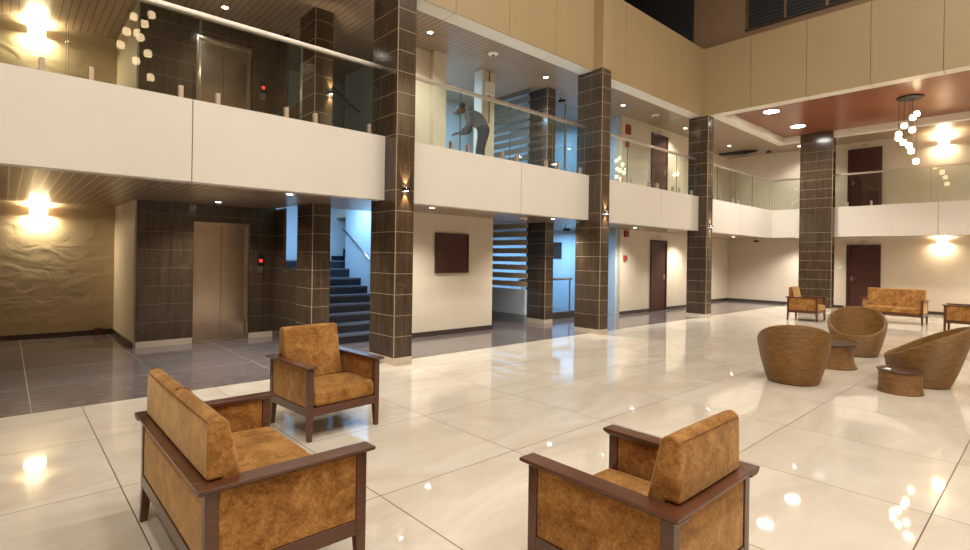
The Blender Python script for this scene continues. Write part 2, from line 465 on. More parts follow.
# stone return wall beside the lift with an opening to the stair
b = MB(); cladding(b, 3.66, 3.71, 9.33, 9.8, 0, CZ, ['-x'], False); cladding(b, 3.66, 3.71, 8.6, 9.33, 0, 1.27, ['-x'], False)
struct(b.build('wall_stair_parapet'))
b = MB(); cladding(b, 3.66, 3.71, 9.33, 9.8, F2, UZ, ['-x'], False); cladding(b, 3.66, 3.71, 8.6, 9.33, F2, F2 + .95, ['-x'], False)
struct(b.build('wall_stair_parapet_upper'))
# stair hall walls
sbox('wall_stair_back', 3.7, 7.6, 11.1, 11.2, 0, UZ, 'blue')
sbox('wall_stair_left', 3.7, 3.8, 9.8, 11.1, 0, UZ, 'blue')
sbox('wall_stair_right', 5.47, 5.55, 8.2, 10.5, 0, UZ, 'blue')
sbox('ceiling_stair', 3.8, 7.6, 8.65, 11.2, 2.75, 2.85, 'white')

# cream wall between the first two pillars (ground floor)
sbox('wall_middle', 5.47, 7.62, 8.1, 8.2, 0, CZ, 'plaster'); skirt('baseboard_middle', 5.47, 7.62, 8.075, 8.1)
sbox('wall_middle_upper', 5.3, 6.3, 8.2, 8.3, F2, UZ, 'plaster')
sbox('wall_middle_return', 6.0, 6.3, 8.08, 8.2, F2, UZ, 'plaster')
sbox('wall_hall_back', 5.45, 8.9, 10.5, 10.6, F2, UZ, 'blue'); sbox('wall_hall_back_lower', 7.6, 8.9, 10.5, 10.6, 0, CZ, 'blue')
sbox('wall_cream_pier', 7.34, 7.70, 8.2, 8.45, F2, UZ, 'plaster')
# screen walls and bright room
sbox('wall_screen_base', 8.9, 8.98, 8.36, 10.5, .2, .78, 'blue'); sbox('baseboard_screen', 8.88, 8.98, 8.36, 10.5, 0, .2, 'greyskirt')
sbox('wall_room_back', 8.9, 12.4, 11.2, 11.3, 0, UZ, 'blue'); sbox('wall_room_side', 12.32, 12.42, 8.2, 11.2, 0, UZ, 'blue')
sbox('wall_long', 12.4, 17.0, 8.1, 8.2, 0, UZ, 'plaster'); skirt('baseboard_long', 12.4, 13.93, 8.075, 8.1); skirt('baseboard_long', 14.89, 17.0, 8.075, 8.1)
sbox('wall_long_end', 17.0, XR, 8.65, 8.75, 0, UZ, 'plaster'); skirt('baseboard_long_end', 17, XR, 8.625, 8.65)
sbox('wall_long_return', 16.95, 17.05, 8.2, 8.7, 0, UZ, 'plaster')
skirt('baseboard_back', XR - .025, XR, 4.83, 8.62); skirt('baseboard_back', XR - .025, XR, YB, 3.8)

def screen(z0, z1, label, first):
    t = thing('striped_glass_screen', label, 'glass screen', (8.93, 8.3, z0))
    b = MB(); b.box(-.005, .005, 0, 1.95, 0, z1 - z0, M['blueglass']); b.build('glass_pane', t)
    k = 0; z = .06
    while z < z1 - z0 - .1:
        b = MB(); b.box(-.012, -.006, 0, 1.95, z, z + .125, M['film' if z0 < 1 else 'filmdark']); b.build('film_strip', t); z += .195
    return t
screen(.78, CZ, 'glass screen with brown frosted stripes beside the cream wall downstairs', 1)
screen(F2, UZ, 'dark striped glass screen behind the gallery railing upstairs', 0)
def partition(z0, z1, label):
    t = thing('glass_partition', label, 'glass partition', (9.46, 8.5, z0))
    b = MB(); b.box(0, 2.85, 0, .06, 0, .16, M['skirt']); b.build('base_rail', t)
    b = MB(); b.box(0, 2.85, .025, .035, .16, z1 - z0, M['blueglass']); b.build('glass_pane', t)
    if z0 > 1: b = MB(); b.box(1.02, 1.06, .01, .05, .16, z1 - z0, M['steel']); b.build('mullion', t)
    return t
partition(0, CZ, 'clear glass partition with dark base in front of the blue lit room downstairs')
partition(F2, UZ, 'clear glass partition of the bluish room on the gallery')
t = thing('wooden_rail', 'light wooden handrail seen through the downstairs glass partition', 'handrail', (9.6, 9.2, 0))
b = MB(); b.box(0, 2.1, -.03, .03, .92, .98, M['palewood']); b.build('rail', t)
for k in range(3):
    b = MB(); b.box(.1 + k * .95, .13 + k * .95, -.015, .015, 0, .92, M['steel']); b.build('post', t)
b = MB(); b.box(-.22, .22, -.02, 0, 0, .5, M['black']); o = b.build('notice_board'); o.location = (12.32, 10.3, 1.5); o.rotation_euler = (0, 0, -PI / 2); tag(o, 'small black notice board on the wall of the blue room', 'notice board')

# ------------------------------------------------------------------ pillars
def pillar(name, label, x0, x1, y0, y1, z0, z1, faces, group, plinth=True):
    t = thing(name, label, 'pillar', ((x0 + x1) / 2, (y0 + y1) / 2, z0), 0, group)
    cx, cy = (x0 + x1) / 2, (y0 + y1) / 2
    def rel(b, n):
        b.v = [(p[0] - cx, p[1] - cy, p[2] - z0) for p in b.v]; return b.build(n, t)
    e = .012
    if plinth:
        b = MB(); b.box(x0 - .004, x1 + .004, y0 - .004, y1 + .004, z0, z0 + .1, M['plinth']); rel(b, 'plinth')
    b = MB(); cladding(b, x0, x1, y0, y1, z0 + (.1 if plinth else 0), z1, faces, False, 'grout'); rel(b, 'stone_cladding')
    b = MB(); b.box(x0 - .003, x0 + .007, y0 - .003, y0 + .007, z0 + (.1 if plinth else 0), z1, M['grout']); rel(b, 'corner_strip')
    return t
PF = ['-x', '-y']
def pil(name, *a): return pillar(name, *a)
pil('pillar', 'tall brown stone pillar nearest the camera, left of the cream wall and cabinet', 3.98, 4.28, 6.2, 6.86, 0, 5.33, PF, 'front pillars')
pil('pillar', 'brown stone pillar in the middle, left of the red alarm boxes', 8.78, 9.07, 6.2, 6.82, 0, 5.33, PF, 'front pillars')
pil('pillar', 'brown stone pillar below the beige corner, right of the dark red side door', 13.6, 13.92, 6.265, 6.80, 0, 5.33, PF, 'front pillars')
pil('pillar', 'broad brown stone pillar standing behind the far armchair', 18.68, 18.98, 4.72, 5.62, 0, 5.56, ['-x', '-y', '+x'], 'front pillars')
pil('pillar', 'brown stone pier between lift and staircase on the ground floor', 3.6, 3.9, 8.0, 8.6, 0, CZ, PF, 'inner piers')
pil('pillar', 'brown stone pier beside the stair behind the gallery glass', 3.6, 3.9, 8.0, 8.6, F2, UZ, PF, 'inner piers', False)
pil('pillar', 'brown stone pier between striped screen and glass partition downstairs', 9.17, 9.45, 7.98, 8.58, 0, CZ, PF, 'inner piers')
pil('pillar', 'brown stone pier behind the gallery railing right of the man', 9.17, 9.45, 7.98, 8.58, F2, UZ, PF, 'inner piers', False)
# beige casings above the pillars
for i, x in enumerate((3.98, 8.78)):
    b = MB(); b.box(x, x + .3, 6.2, 6.82, 5.35, RZ, M['beige']); struct(b.build('trim_%d' % (10 + i)))

# ------------------------------------------------------------------ doors
def door(num, x, y, z, rz, w=.92, h=2.1, hinge=1):
    d = bpy.data.objects.new('door_%d' % num, None); C.objects.link(d); struct(d); d.location = (x, y, z); d.rotation_euler = (0, 0, rz)
    b = MB()
    b.box(-w / 2, -w / 2 + .07, -.045, 0, 0, h, M['doorframe']); b.box(w / 2 - .07, w / 2, -.045, 0, 0, h, M['doorframe']); b.box(-w / 2 + .07, w / 2 - .07, -.045, 0, h - .07, h, M['doorframe'])
    b.build('door_frame', d, .004)
    b = MB(); b.box(-w / 2 + .07, w / 2 - .07, -.02, 0, .005, h - .07, M['door']); lf = b.build('door_leaf', d)
    b = MB(); hx = -hinge * (w / 2 - .14)
    b.box(hx - .025, hx + .025, -.027, -.02, .92, 1.08, M['steel']); b.tube([(hx, -.02, 1.0), (hx, -.065, 1.0), (hx + hinge * .12, -.065, 1.0)], .009, M['steel'])
    b.build('door_handle', lf)
    # number plate above the door
    s = thing('door_plate', '', 'door sign', (x, y, z), rz)
    b = MB(); b.box(-.09, .09, -.012, 0, h + .07, h + .14, M['steel']); b.build('plate', s, .002)
    return s
s = door(1, 14.41, 8.1, 0, 0, hinge=-1); s['label'] = 'small grey number plate above the ground floor side door'
s = door(2, 14.38, 8.1, F2, 0, hinge=-1); s['label'] = 'small grey number plate above the gallery side door'
s = door(3, XR, 4.31, 0, PI / 2 * -1 , hinge=1); s['label'] = 'small grey number plate above the door behind the sofa'
s = door(4, XR, 4.31, F2, PI / 2 * -1, hinge=1); s['label'] = 'small grey number plate above the door on the far gallery'

# hose cabinet on the cream wall
t = thing('wall_cabinet', 'dark red-brown square cabinet hung on the cream wall', 'cabinet', (6.5, 8.1, 1.2))
b = MB(); b.box(-.41, .41, -.06, 0, 0, .04, M['doorframe']); b.box(-.41, .41, -.06, 0, .73, .77, M['doorframe']); b.box(-.41, -.37, -.06, 0, .04, .73, M['doorframe']); b.box(.37, .41, -.06, 0, .04, .73, M['doorframe']); b.build('cabinet_frame', t, .004)
b = MB(); b.box(-.37, .37, -.045, 0, .04, .73, M['door']); dd = b.build('cabinet_door', t, .003)
b = MB(); b.lathe([(.014, 0), (.014, .02)], M['steel'], 12, (0, 0, 0)); k = b.build('knob', dd); k.rotation_euler = (PI / 2, 0, 0); k.location = (-.33, -.045, .36)

# red alarm boxes
def redbox(x, y, z, w, h, label):
    t = thing('fire_alarm', label, 'fire alarm', (x, y, z))
    b = MB(); b.box(-w / 2, w / 2, -.06, 0, -h / 2, h / 2, M['red']); b.build('housing', t, .006)
    b = MB(); b.box(-w / 4, w / 4, -.064, -.06, -h / 4, h / 4, M['seam']); b.build('face_plate', t)
redbox(12.64, 8.1, 2.22, .18, .18, 'red fire alarm sounder high on the ground floor wall')
redbox(12.60, 8.1, 1.56, .13, .13, 'small red fire call point on the ground floor wall')
redbox(12.66, 8.1, 5.1, .2, .26, 'red fire alarm sounder high on the gallery wall')
redbox(12.62, 8.1, 4.68, .13, .13, 'small red fire call point on the wall behind the gallery glass')

# small brown box on the alcove skirting
t = thing('wooden_box', 'tiny brown wooden box on the floor against the alcove skirting', 'box', (1.26, 11.76, 0))
b = MB(); b.box(-.045, .045, -.045, .045, 0, .11, M['walnut']); b.build('body', t, .004)
b = MB(); b.box(-.065, .065, -.055, .055, .11, .135, M['walnut']); b.build('lid', t, .004)

# ------------------------------------------------------------------ staircase
t = thing('staircase', 'dark stone staircase rising between the pier and the nearest pillar', 'staircase', (0, 0, 0))
for k in range(1, 8):
    y = 8.24 + .26 * (k - 1); z = .15 * k; y1 = y + .26 if k < 7 else 10.3
    b = MB(); b.box(3.92 if y < 8.62 else 3.81, 5.465, y, y1, 0, z - .03, M['stair']); b.box(3.92 if y < 8.62 else 3.81, 5.465, y - .015, y1, z - .03, z, M['nosing'])
    b.build('step', t)
for y, y1, z in ((10.3, 10.56, 1.23), (10.56, 11.09, 1.40)):
    b = MB(); b.box(3.81, 6.4, y, y1, 0, z - .03, M['stair']); b.box(3.81, 6.4, y - .015, y1, z - .03, z, M['nosing']); b.build('step', t)
for x, x1, z in ((5.44, 5.71, 1.50), (5.71, 6.4, 1.66)):
    b = MB(); b.box(x, x1, 11.05, 11.09, 1.4, z, M['stair']); b.build('wall_skirting', t)
b = MB(); b.tube([(5.36, 8.6, 1.06), (5.36, 10.4, 2.08)], .022, M['steel'])
for y in (8.8, 10.0): b.tube([(5.47, y, 1.06 + (y - 8.6) * .567 - .07), (5.36, y, 1.06 + (y - 8.6) * .567 - .06), (5.36, y, 1.06 + (y - 8.6) * .567)], .008, M['steel'])
b.build('handrail', t, smooth=True)
# upstairs balustrade rail of the stair
t = thing('stair_balustrade', 'dark sloping stair rail behind the gallery glass', 'handrail', (0, 0, 0))
b = MB(); b.tube([(4.0, 8.9, 4.75), (4.9, 8.9, 4.2)], .025, M['black']); b.build('rail', t)
b = MB(); b.tube([(4.05, 8.9, F2 - .3), (4.05, 8.9, UZ)], .03, M['black']); b.build('post', t)

# ------------------------------------------------------------------ glass railings
def railing(label, joints, ends, axis, c, clampspos):
    """joints: positions of glass ends; c: plane coordinate"""
    t = thing('glass_railing', label, 'railing', (0, 0, 0))
    def bx(b, a0, a1, d0, d1, z0, z1, mat):
        if axis == 'x': b.box(a0, a1, c + d0, c + d1, z0, z1, mat)
        else: b.box(c + d0, c + d1, a0, a1, z0, z1, mat)
    pts = sorted(joints)
    for a, d in zip(pts[:-1], pts[1:]):
        b = MB(); bx(b, a + .006, d - .006, -.005, .005, F2 + .1, 4.19, M['glass'])
        for e in (a + .006, d - .009): bx(b, e, e + .003, -.0055, .0055, F2 + .1, 4.19, M['edge'])
        b.build('glass_panel', t)
    b = MB(); bx(b, ends[0], ends[1], -.03, .03, 4.19, 4.245, M['bronze'] if False else M['rail']); b.build('handrail', t, .008)
    for p in clampspos:
        b = MB(); bx(b, p - .022, p + .022, -.03, -.006, F2 + .09, F2 + .23, M['clamp']); bx(b, p - .022, p + .022, .006, .03, F2 + .09, F2 + .23, M['clamp'])
        b.build('clamp', t, .003)
    return t
M['rail'] = plain('satin_bronze_rail', (.58, .52, .45), .38, 1)
J1 = [.43 + 1.18 * k for k in range(-5, 3)] + [3.96]
railing('long clear glass railing with bronze rail over the lift lobby', J1, (-5.5, 3.98), 'x', 6.6, [j + s * .19 for j in J1 for s in (-1, 1) if -5.4 < j + s * .19 < 3.9])
J2 = [4.3, 5.44, 6.59, 7.75, 8.76]
railing('glass railing on the gallery where the man leans over', J2, (4.28, 8.78), 'x', 6.6, [5.26, 5.61, 6.4, 6.77, 7.56, 7.92, 8.62])
J3 = [9.1, 10.33, 11.45, 12.58, 13.58]
railing('glass railing in front of the upstairs side door', J3, (9.07, 13.6), 'x', 6.6, [10.15, 10.5, 11.27, 11.64, 12.4, 12.75, 13.4])
J4 = [13.95, 14.95, 16.2, 17.45, 18.95]
railing('glass railing of the far corner, left of the broad pillar', J4, (13.92, 18.99), 'x', 6.6, [14.75, 15.12, 16.0, 16.37, 17.25, 17.62, 18.7])
J5 = [5.63, 6.58]
railing('short glass railing joining the far corner to the broad pillar', J5, (5.62, 6.57), 'y', 19.0, [5.85, 6.35])
J6 = [4.7, 3.6, 2.45, 1.3, .15, -1, -3]
railing('glass railing on the far gallery right of the broad pillar', J6, (-3, 4.72), 'y', 19.0, [4.4, 3.8, 3.4, 2.65, 2.25, 1.5, 1.1])

# ------------------------------------------------------------------ lamps
def lamp_mesh(r, mat):
    b = MB(); b.lathe([(r + .02, 0), (r + .02, -.008), (r, -.01), (r, 0)], M['white'], 20, caps=False); ring = b
    d = MB(); d.lathe([(r, -.004), (r, -.002)], mat, 20); return ring, d
def downlight(loc, label, power, r=.045, mat='lampw', spot=2.3, col=WHITE, group='recessed ceiling downlights'):
    t = thing('downlight', label, 'ceiling light', loc, 0, group)
    a, d = lamp_mesh(r, M[mat]); a.build('trim_ring', t); d.build('lamp_disc', t)
    light('SPOT', 'downlight_beam', (0, 0, -.02), power, col, .05, (0, 0, 0), spot, .8, parent=t)
    return t
DL = [((2.84, 7.05, CZ), 'white downlight in the lower ceiling left of the nearest pillar', 22),
      ((2.5, 9.05, CZ), 'white downlight in the lower ceiling in front of the lift', 16),
      ((5.27, 7.1, CZ), 'white downlight in the lower ceiling above the wall cabinet', 22),
      ((8.38, 7.1, CZ), 'white downlight in the lower ceiling beside the middle pillar', 22),
      ((12.0, 7.4, CZ), 'white downlight in the lower ceiling near the ground floor alarm box', 26),
      ((18.3, 7.5, CZ), 'white downlight in the lower ceiling of the far corner', 30),
      ((15.3, 7.4, CZ), 'white downlight in the lower ceiling behind the pillar below the beige corner', 26),
      ((19.8, 6.0, CZ), 'white downlight in the far lower ceiling between corner and broad pillar', 24),
      ((19.8, 0.6, CZ), 'white downlight in the far lower ceiling right of the wall lamp', 20),
      ((19.85, 6.0, UZ), 'white downlight in the far upper ceiling between corner and broad pillar', 50),
      ((19.85, 0.4, UZ), 'white downlight in the far upper ceiling right of the wall lamp', 50),
      ((2.55, 9.03, UZ), 'white downlight in the upper ceiling in front of the lift', 34),
      ((5.46, 7.49, UZ), 'starry white downlight in the upper ceiling right of the nearest pillar', 50),
      ((6.67, 9.2, UZ), 'white downlight in the upper ceiling where the handrail meets the nearest pillar', 40),
      ((8.63, 7.57, UZ), 'white downlight in the upper ceiling left of the middle pillar', 45),
      ((11.59, 7.55, UZ), 'white downlight in the upper ceiling above the gallery alarm box', 45),
      ((14.9, 7.56, UZ), 'white downlight in the upper ceiling right of the pillar below the beige corner', 45),
      ((18.2, 7.65, UZ), 'white downlight in the upper ceiling above the far corner railing', 45)]
for l_, lab, p in DL: downlight(l_, lab, p * (11 if l_[2] < 3 else 3.2))
downlight((15.2, 5.29, 5.56), 'large bright downlight in the red wood ceiling, the left one', 420, .185, 'lampb', group='large downlights')  # disc drawn wider to take in the lamp's glare
downlight((17.4, 5.31, 5.56), 'large bright downlight in the red wood ceiling, beside the broad pillar', 420, .185, 'lampb', group='large downlights')  # glare put into the disc size here too
for p in ((15.2, -1.5), (17.4, -1.5), (15.2, -5), (17.4, -5), (15.4, 1.0)):
    downlight((p[0], p[1], 5.56), 'large bright downlight in the red wood ceiling beyond the right of the picture', 320, .15, 'lampb', group='large downlights')
# unseen roof lamps, added as soft fill light over the hall
for i in range(5):
    for j in range(3):
        x, y = -3.5 + i * 3.1, -4.8 + j * 3.0
        t = thing('added_roof_lamp', 'round fill lamp added in the unseen roof above the hall', 'ceiling light', (x, y, RZ), 0, 'added roof fill lamps')
        a, d = lamp_mesh(.45, M['lampw']) if False else (MB(), MB())
        a.lathe([(.47, 0), (.47, -.05), (.45, -.05), (.45, 0)], M['white'], 24, caps=False); a.build('trim_ring', t)
        d.lathe([(.45, -.01), (.45, -.005)], M['rooffill'] if 'rooffill' in M else M.setdefault('rooffill', emis('roof_fill_glow', (1, .90, .74), 1.5)), 24); d.build('lamp_disc', t)
        light('AREA', 'roof_fill_light', (0, 0, -.06), 128, (1, .96, .89), .9, parent=t)

def wall_lamp(loc, rz, label, power, col=(1, .82, .54)):
    t = thing('wall_lamp', label, 'wall lamp', loc, rz, 'up and down wall lamps')
    b = MB(); n = 12
    prof = [(.12 * math.cos(PI * i / n), -.08 * math.sin(PI * i / n)) for i in range(n + 1)]
    b.prism(prof, -.045, .045, M['frosted'], 'z'); b.build('lamp_body', t)
    for s in (-1, 1):
        b = MB(); pr = [(x * .9, y * .9 - .002) for x, y in prof]; z = s * .046
        b.prism(pr, z, z + s * .003, M['wallglow'], 'z'); b.build('glow_panel', t)
        light('AREA', 'wall_wash', (0, -.06, s * .07), power * 1.15, col, .26, (PI if s > 0 else 0, 0, 0), size_y=.09, parent=t)
    return t
wall_lamp((.42, 11.85, 2.19), 0, 'glowing wall lamp on the golden alcove wall downstairs', 26)
wall_lamp((.36, 11.85, 5.26), 0, 'glowing wall lamp on the alcove wall upstairs behind the glass', 30)
wall_lamp((XR, 2.37, 2.19), -PI / 2, 'glowing wall lamp above the sofa', 24)
wall_lamp((XR, 2.37, 5.13), -PI / 2, 'glowing wall lamp on the far gallery wall behind the pendants', 30)

def sconce(loc, rz, label, power=5):
    t = thing('sconce', label, 'wall lamp', loc, rz, 'small up and down sconces')
    b = MB(); b.box(-.045, .045, -.07, 0, -.022, .022, M['black']); b.build('lamp_body', t, .004)
    for s in (-1, 1):
        b = MB(); b.lathe([(.02, s * .0225), (.02, s * .0245)], M['lampw'], 12, (0, -.035, 0)); b.build('lens', t)
        light('SPOT', 'sconce_beam', (0, -.04, s * .035), power * 4, (1, .72, .42), .008, (PI - .22 if s > 0 else .22, 0, 0), .95, .35, parent=t)
sconce((4.13, 6.2, 2.45), 0, 'small sconce with hourglass beam on the nearest pillar')
sconce((8.925, 6.2, 2.45), 0, 'small sconce with hourglass beam on the middle pillar')
sconce((13.77, 6.265, 2.42), 0, 'small sconce with hourglass beam on the pillar below the beige corner')
sconce((3.86, 8.0, 4.14), 0, 'small sconce with star beam on the pier behind the gallery glass')

# pendant chandelier
def chandelier(loc, drops, label, canopy_drop=0):
    t = thing('pendant_chandelier', label, 'chandelier', loc)
    b = MB(); b.lathe([(.25, -.04), (.27, -.03), (.27, -.005), (.25, 0)], M['black'], 32); b.build('canopy', t)
    if canopy_drop:
        b = MB(); b.tube([(0, 0, 0), (0, 0, canopy_drop)], .015, M['black']); b.build('stem', t)
    for x, y, z in drops:
        b = MB(); b.tube([(x, y, -.03), (x, y, z + .09)], .003, M['black'], 5); b.tube([(x, y, z + .05), (x, y, z + .10)], .018, M['bronze']); b.build('cord', t)
        b = MB(); b.lathe([(.02, .07), (.05, .058), (.064, .02), (.064, -.03), (.05, -.058), (.02, -.065)], M['globe'], 14, (x, y, z)); b.build('lamp_shade', t, smooth=True)
    light('POINT', 'chandelier_light', drops[4], 60, (1, .74, .45), .03, parent=t)
    return t
# drop positions read from the picture: offsets right of centre (m) and height below the canopy
pend = [(240, 182, .05), (187, 215, -.1), (180, 252, .12), (195, 287, -.05), (122, 312, 0), (150, 326, .15), (128, 368, -.12), (207, 375, .1), (190, 415, -.05), (240, 472, .05)]
drops = []
for u, v, dd_ in pend:
    lat = (u - 188) / 6.11 / 41.0; z = -(v - 85) / 6.11 / 41.0
    # right vector of the picture in the plan is (.738,-.675)
    drops.append((lat * .738 + dd_ * .675, -lat * .675 + dd_ * .738, z))
chandelier((16.2, 2.5, 5.56), drops, 'cluster of glowing glass pendants on a dark round canopy, below the red ceiling')
d2 = [(a * 1.1, b_, c_ * 1.0) for a, b_, c_ in drops]
chandelier((1.75, 1.9, 6.3), d2, 'cluster of glass pendants high above the left two-seater, mirrored in the lobby railing', RZ - 6.3)
chandelier((7.2, 1.3, 6.2), d2, 'cluster of glass pendants above the middle of the hall, mirrored in the gallery glass', RZ - 6.2)

# ------------------------------------------------------------------ small ceiling things
def disc(loc, label):
    t = thing('smoke_detector', label, 'smoke detector', loc)
    b = MB(); b.lathe([(.10, 0), (.10, -.02), (.07, -.04), (.05, -.042)], M['white'], 20); b.build('housing', t, smooth=False)
    b = MB(); b.lathe([(.035, -.042), (.03, -.055)], M['seam'], 16); b.build('sensor', t)
disc((6.9, 7.4, UZ), 'white round smoke detector in the upper ceiling above the man')
disc((13.0, 7.45, UZ), 'white round smoke detector in the upper ceiling above the side door')
disc((7.9, 7.5, CZ), 'white round smoke detector in the lower ceiling beside the striped screen')
def cam(loc, rz, label):
    t = thing('security_camera', label, 'security camera', loc, rz)
    b = MB(); b.lathe([(.03, 0), (.03, -.015)], M['white'], 12); b.tube([(0, 0, 0), (0, 0, -.09)], .01, M['black']); b.build('bracket', t)
    b = MB(); b.box(-.03, .03, -.11, .06, -.15, -.09, M['black']); b.build('camera_body', t, .01)
    b = MB(); b.lathe([(.02, 0), (.02, .01)], M['steel'], 12); o = b.build('lens', t); o.rotation_euler = (PI / 2, 0, 0); o.location = (0, -.11, -.12)
cam((19.4, 6.7 if False else 7.2, CZ), 0, 'black security camera under the far corner of the gallery')
cam((19.6, 6.9, UZ), 0, 'black security camera hanging from the upper ceiling in the far corner')
cam((9.9, 8.2, UZ), .6, 'dark security camera beside the gallery pier')
cam((10.1, 8.15, CZ), .6, 'dark security camera above the downstairs glass partition')
b = MB()
for k in range(3): b.tube([(18.9 + .08 * k, 8.3 - .08 * k, UZ - .12), (19.1, 7.6 - .05 * k, UZ - .08 - .04 * k), (19.4, 7.2, UZ - .06)], .04, M['black'])
tag(b.build('cable_bundle', smooth=True), 'black bundle of cables under the upper ceiling of the far corner', 'cables')
# electrical box on the cream pier upstairs
t = thing('electrical_box', 'white electrical box on the cream pier above the man', 'electrical box', (7.52, 8.2, 4.95))
b = MB(); b.box(-.12, .12, -.08, 0, 0, .26, M['white']); b.build('housing', t, .005)
b = MB(); b.tube([(0, -.03, .26), (0, -.03, .5)], .012, M['seam']); b.tube([(0, -.03, 0), (0, -.03, -.6)], .012, M['seam']); b.build('cable', t)
# wall switch near the far door
t = thing('light_switch', 'small white switch plate on the wall left of the door behind the sofa', 'switch', (XR, 4.95, 1.35), -PI / 2)
b = MB(); b.box(-.05, .05, -.01, 0, -.04, .04, M['white']); b.build('plate', t, .002)

# ------------------------------------------------------------------ armchairs and sofas
def cushion_mesh(prof, x0, x1, name, parent, bev, n=6, puff=.0):
    """profile (y,z) extruded in slices, slightly fuller in the middle"""
    b = MB(); N = len(prof); vs = []; fs = []
    cy = sum(p[0] for p in prof) / N; cz = sum(p[1] for p in prof) / N
    for i in range(n + 1):
        u = i / n; x = x0 + (x1 - x0) * u; k = 1 + puff * math.sin(PI * u)
        for p in prof: vs.append((x, cy + (p[0] - cy) * k, cz + (p[1] - cz) * k))
    for i in range(n):
        for j in range(N):
            q = (j + 1) % N; fs.append((i * N + j, (i + 1) * N + j, (i + 1) * N + q, i * N + q))
    fs.append(tuple(range(N))); fs.append(tuple(n * N + i for i in range(N - 1, -1, -1)))
    b.add(vs, fs, M['velvet'])
    return b.build(name, parent, bev, 5)
def armchair(W, label, cat, name, loc, rz, ncush, group):
    t = thing(name, label, cat, loc, rz, group)
    D = .765; hw = W / 2; hd = D / 2; o = .03          # o: overhang of the top rail
    px = hw - o; fy = -hd + o; by = hd - o; L = .05
    HR = .61
    for sx in (-1, 1):
        for sy, yy in ((-1, fy), (1, by)):
            b = MB(); xo = sx * px; xi = sx * (px - L); y0, y1 = (yy, yy + L) if sy < 0 else (yy - L, yy)
            xa, xb = min(xo, xi), max(xo, xi)
            b.box(xa, xb, y0, y1, .20, HR - .03, M['walnut'])
            # tapering, slightly splayed foot
            sp = -.006 if sy < 0 else .014
            fx0, fx1 = (xa + .004, xb - .012) if sx < 0 else (xa + .012, xb - .004)
            b.frust((fx0, fx1, y0 + sp + .006, y1 + sp - .008, 0), (xa, xb, y0, y1, .20), M['walnut'])
            b.build('leg', t, .003)
        # arm rail with bevelled underside
        b = MB(); xo = sx * hw; xi = sx * (hw - .095)
        a0, a1 = min(xo, xi), max(xo, xi)
        e0, e1 = (a0 + .025, a1 - .006) if sx < 0 else (a0 + .006, a1 - .025)
        b.frust((e0, e1, -hd + .03, hd, HR - .03, ), (a0, a1, -hd, hd, HR - .014), M['walnut'])
        b.box(a0, a1, -hd, hd, HR - .014, HR, M['walnut'])
        b.build('armrest', t, .003)
        b = MB(); q0, q1 = sorted((sx * (px - .006), sx * (px - L + .006)))
        b.box(q0, q1, fy + L, by - L, .27, HR - .03, M['velvet']); b.build('side_panel', t, .006, 3)
        b = MB(); b.box(min(sx * px, sx * (px - L)), max(sx * px, sx * (px - L)), fy + L, by - L, .20, .27, M['walnut']); b.build('side_rail', t, .003)
    b = MB(); b.frust((-hw + .095, hw - .095, hd - .089, hd - .025, HR - .03), (-hw + .095, hw - .095, hd - .095, hd, HR - .014), M['walnut'])
    b.box(-hw + .095, hw - .095, hd - .095, hd, HR - .014, HR, M['walnut']); b.build('back_top_rail', t, .003)
    b = MB(); b.box(-px + L, px - L, by - L + .006, by - .006, .27, HR - .03, M['velvet']); b.build('back_panel', t, .006, 3)
    for nm, y0, y1 in (('back_rail', by - L, by), ('front_rail', fy, fy + L)):
        b = MB(); b.box(-px + L, px - L, y0, y1, .20, .27, M['walnut']); b.build(nm, t, .003)
    # seat base
    b = MB(); b.box(-px + L, px - L, fy + L, by - L, .24, .27, M['seam']); b.build('seat_base', t)
    iw = px - L - .002; w = 2 * iw / ncush; wb = 2 * (hw - .098) / ncush
    for i in range(ncush):
        x0 = -iw + i * w + .002; x1 = x0 + w - .004
        prof = [(fy - .004, .275), (fy - .006, .40), (fy + .03, .412), (0, .42), (hd - .24, .405), (hd - .24, .275)]
        cushion_mesh(prof, x0, x1, 'seat_cushion', t, .03, 8, .015)
    # back cushion leaning on the back rail
    ex = .03 if ncush > 1 else 0; yb = hd
    x0 = -(hw - .098 + ex) + .0015; x1 = -x0
    prof = [(yb - .045, HR + .002), (yb - .048, .835), (yb - .062, .855), (yb - .085, .862), (yb - .112, .855), (yb - .128, .835), (yb - .18, HR), (yb - .238, .40), (yb - .112, .40), (yb - .102, HR + .002)]
    cu = cushion_mesh(prof, x0, x1, 'back_cushion', t, .015, 8, .012)
    b = MB(); r = .0022
    b.tube([(x0 + .005, yb - .053, .63), (x0 + .006, yb - .055, .834), (x0 + .03, yb - .0505, .842), ((x0 + x1) / 2, yb - .0462, .845), (x1 - .03, yb - .0505, .842), (x1 - .006, yb - .055, .834), (x1 - .005, yb - .053, .63)], r, M['seamv'], 6)
    if ncush > 1: b.tube([(0, yb - .06, .8605), (0, yb - .085, .866), (0, yb - .112, .8585), (0, yb - .131, .836), (0, yb - .184, HR), (0, yb - .238, .43)], .004, M['seamv'], 6)
    b.build('piping', cu, smooth=True)
    return t
G1 = 'tan velvet seating with walnut frames'
A = armchair(.745, 'tan velvet armchair facing the camera, in front of the staircase', 'armchair', 'armchair', (2.135, 4.45, 0), .07, 1, G1)
dup(A, (2.115, 1.273, 0), PI, 'tan velvet armchair in the right foreground with its back to the camera', G1)
dup(A, (15.5, 4.47, 0), 0, 'tan velvet armchair standing before the broad pillar, seen from the side', G1)
dup(A, (15.91, 1.40, 0), PI, 'tan velvet armchair cut by the right picture edge', G1)
S = armchair(1.34, 'large tan velvet two-seater in the left foreground, seen from behind', 'sofa', 'loveseat', (.935, 2.865, 0), PI / 2, 2, G1)
dup(S, (16.85, 2.87, 0), -PI / 2, 'tan velvet two-seater sofa near the far red-brown door', G1)

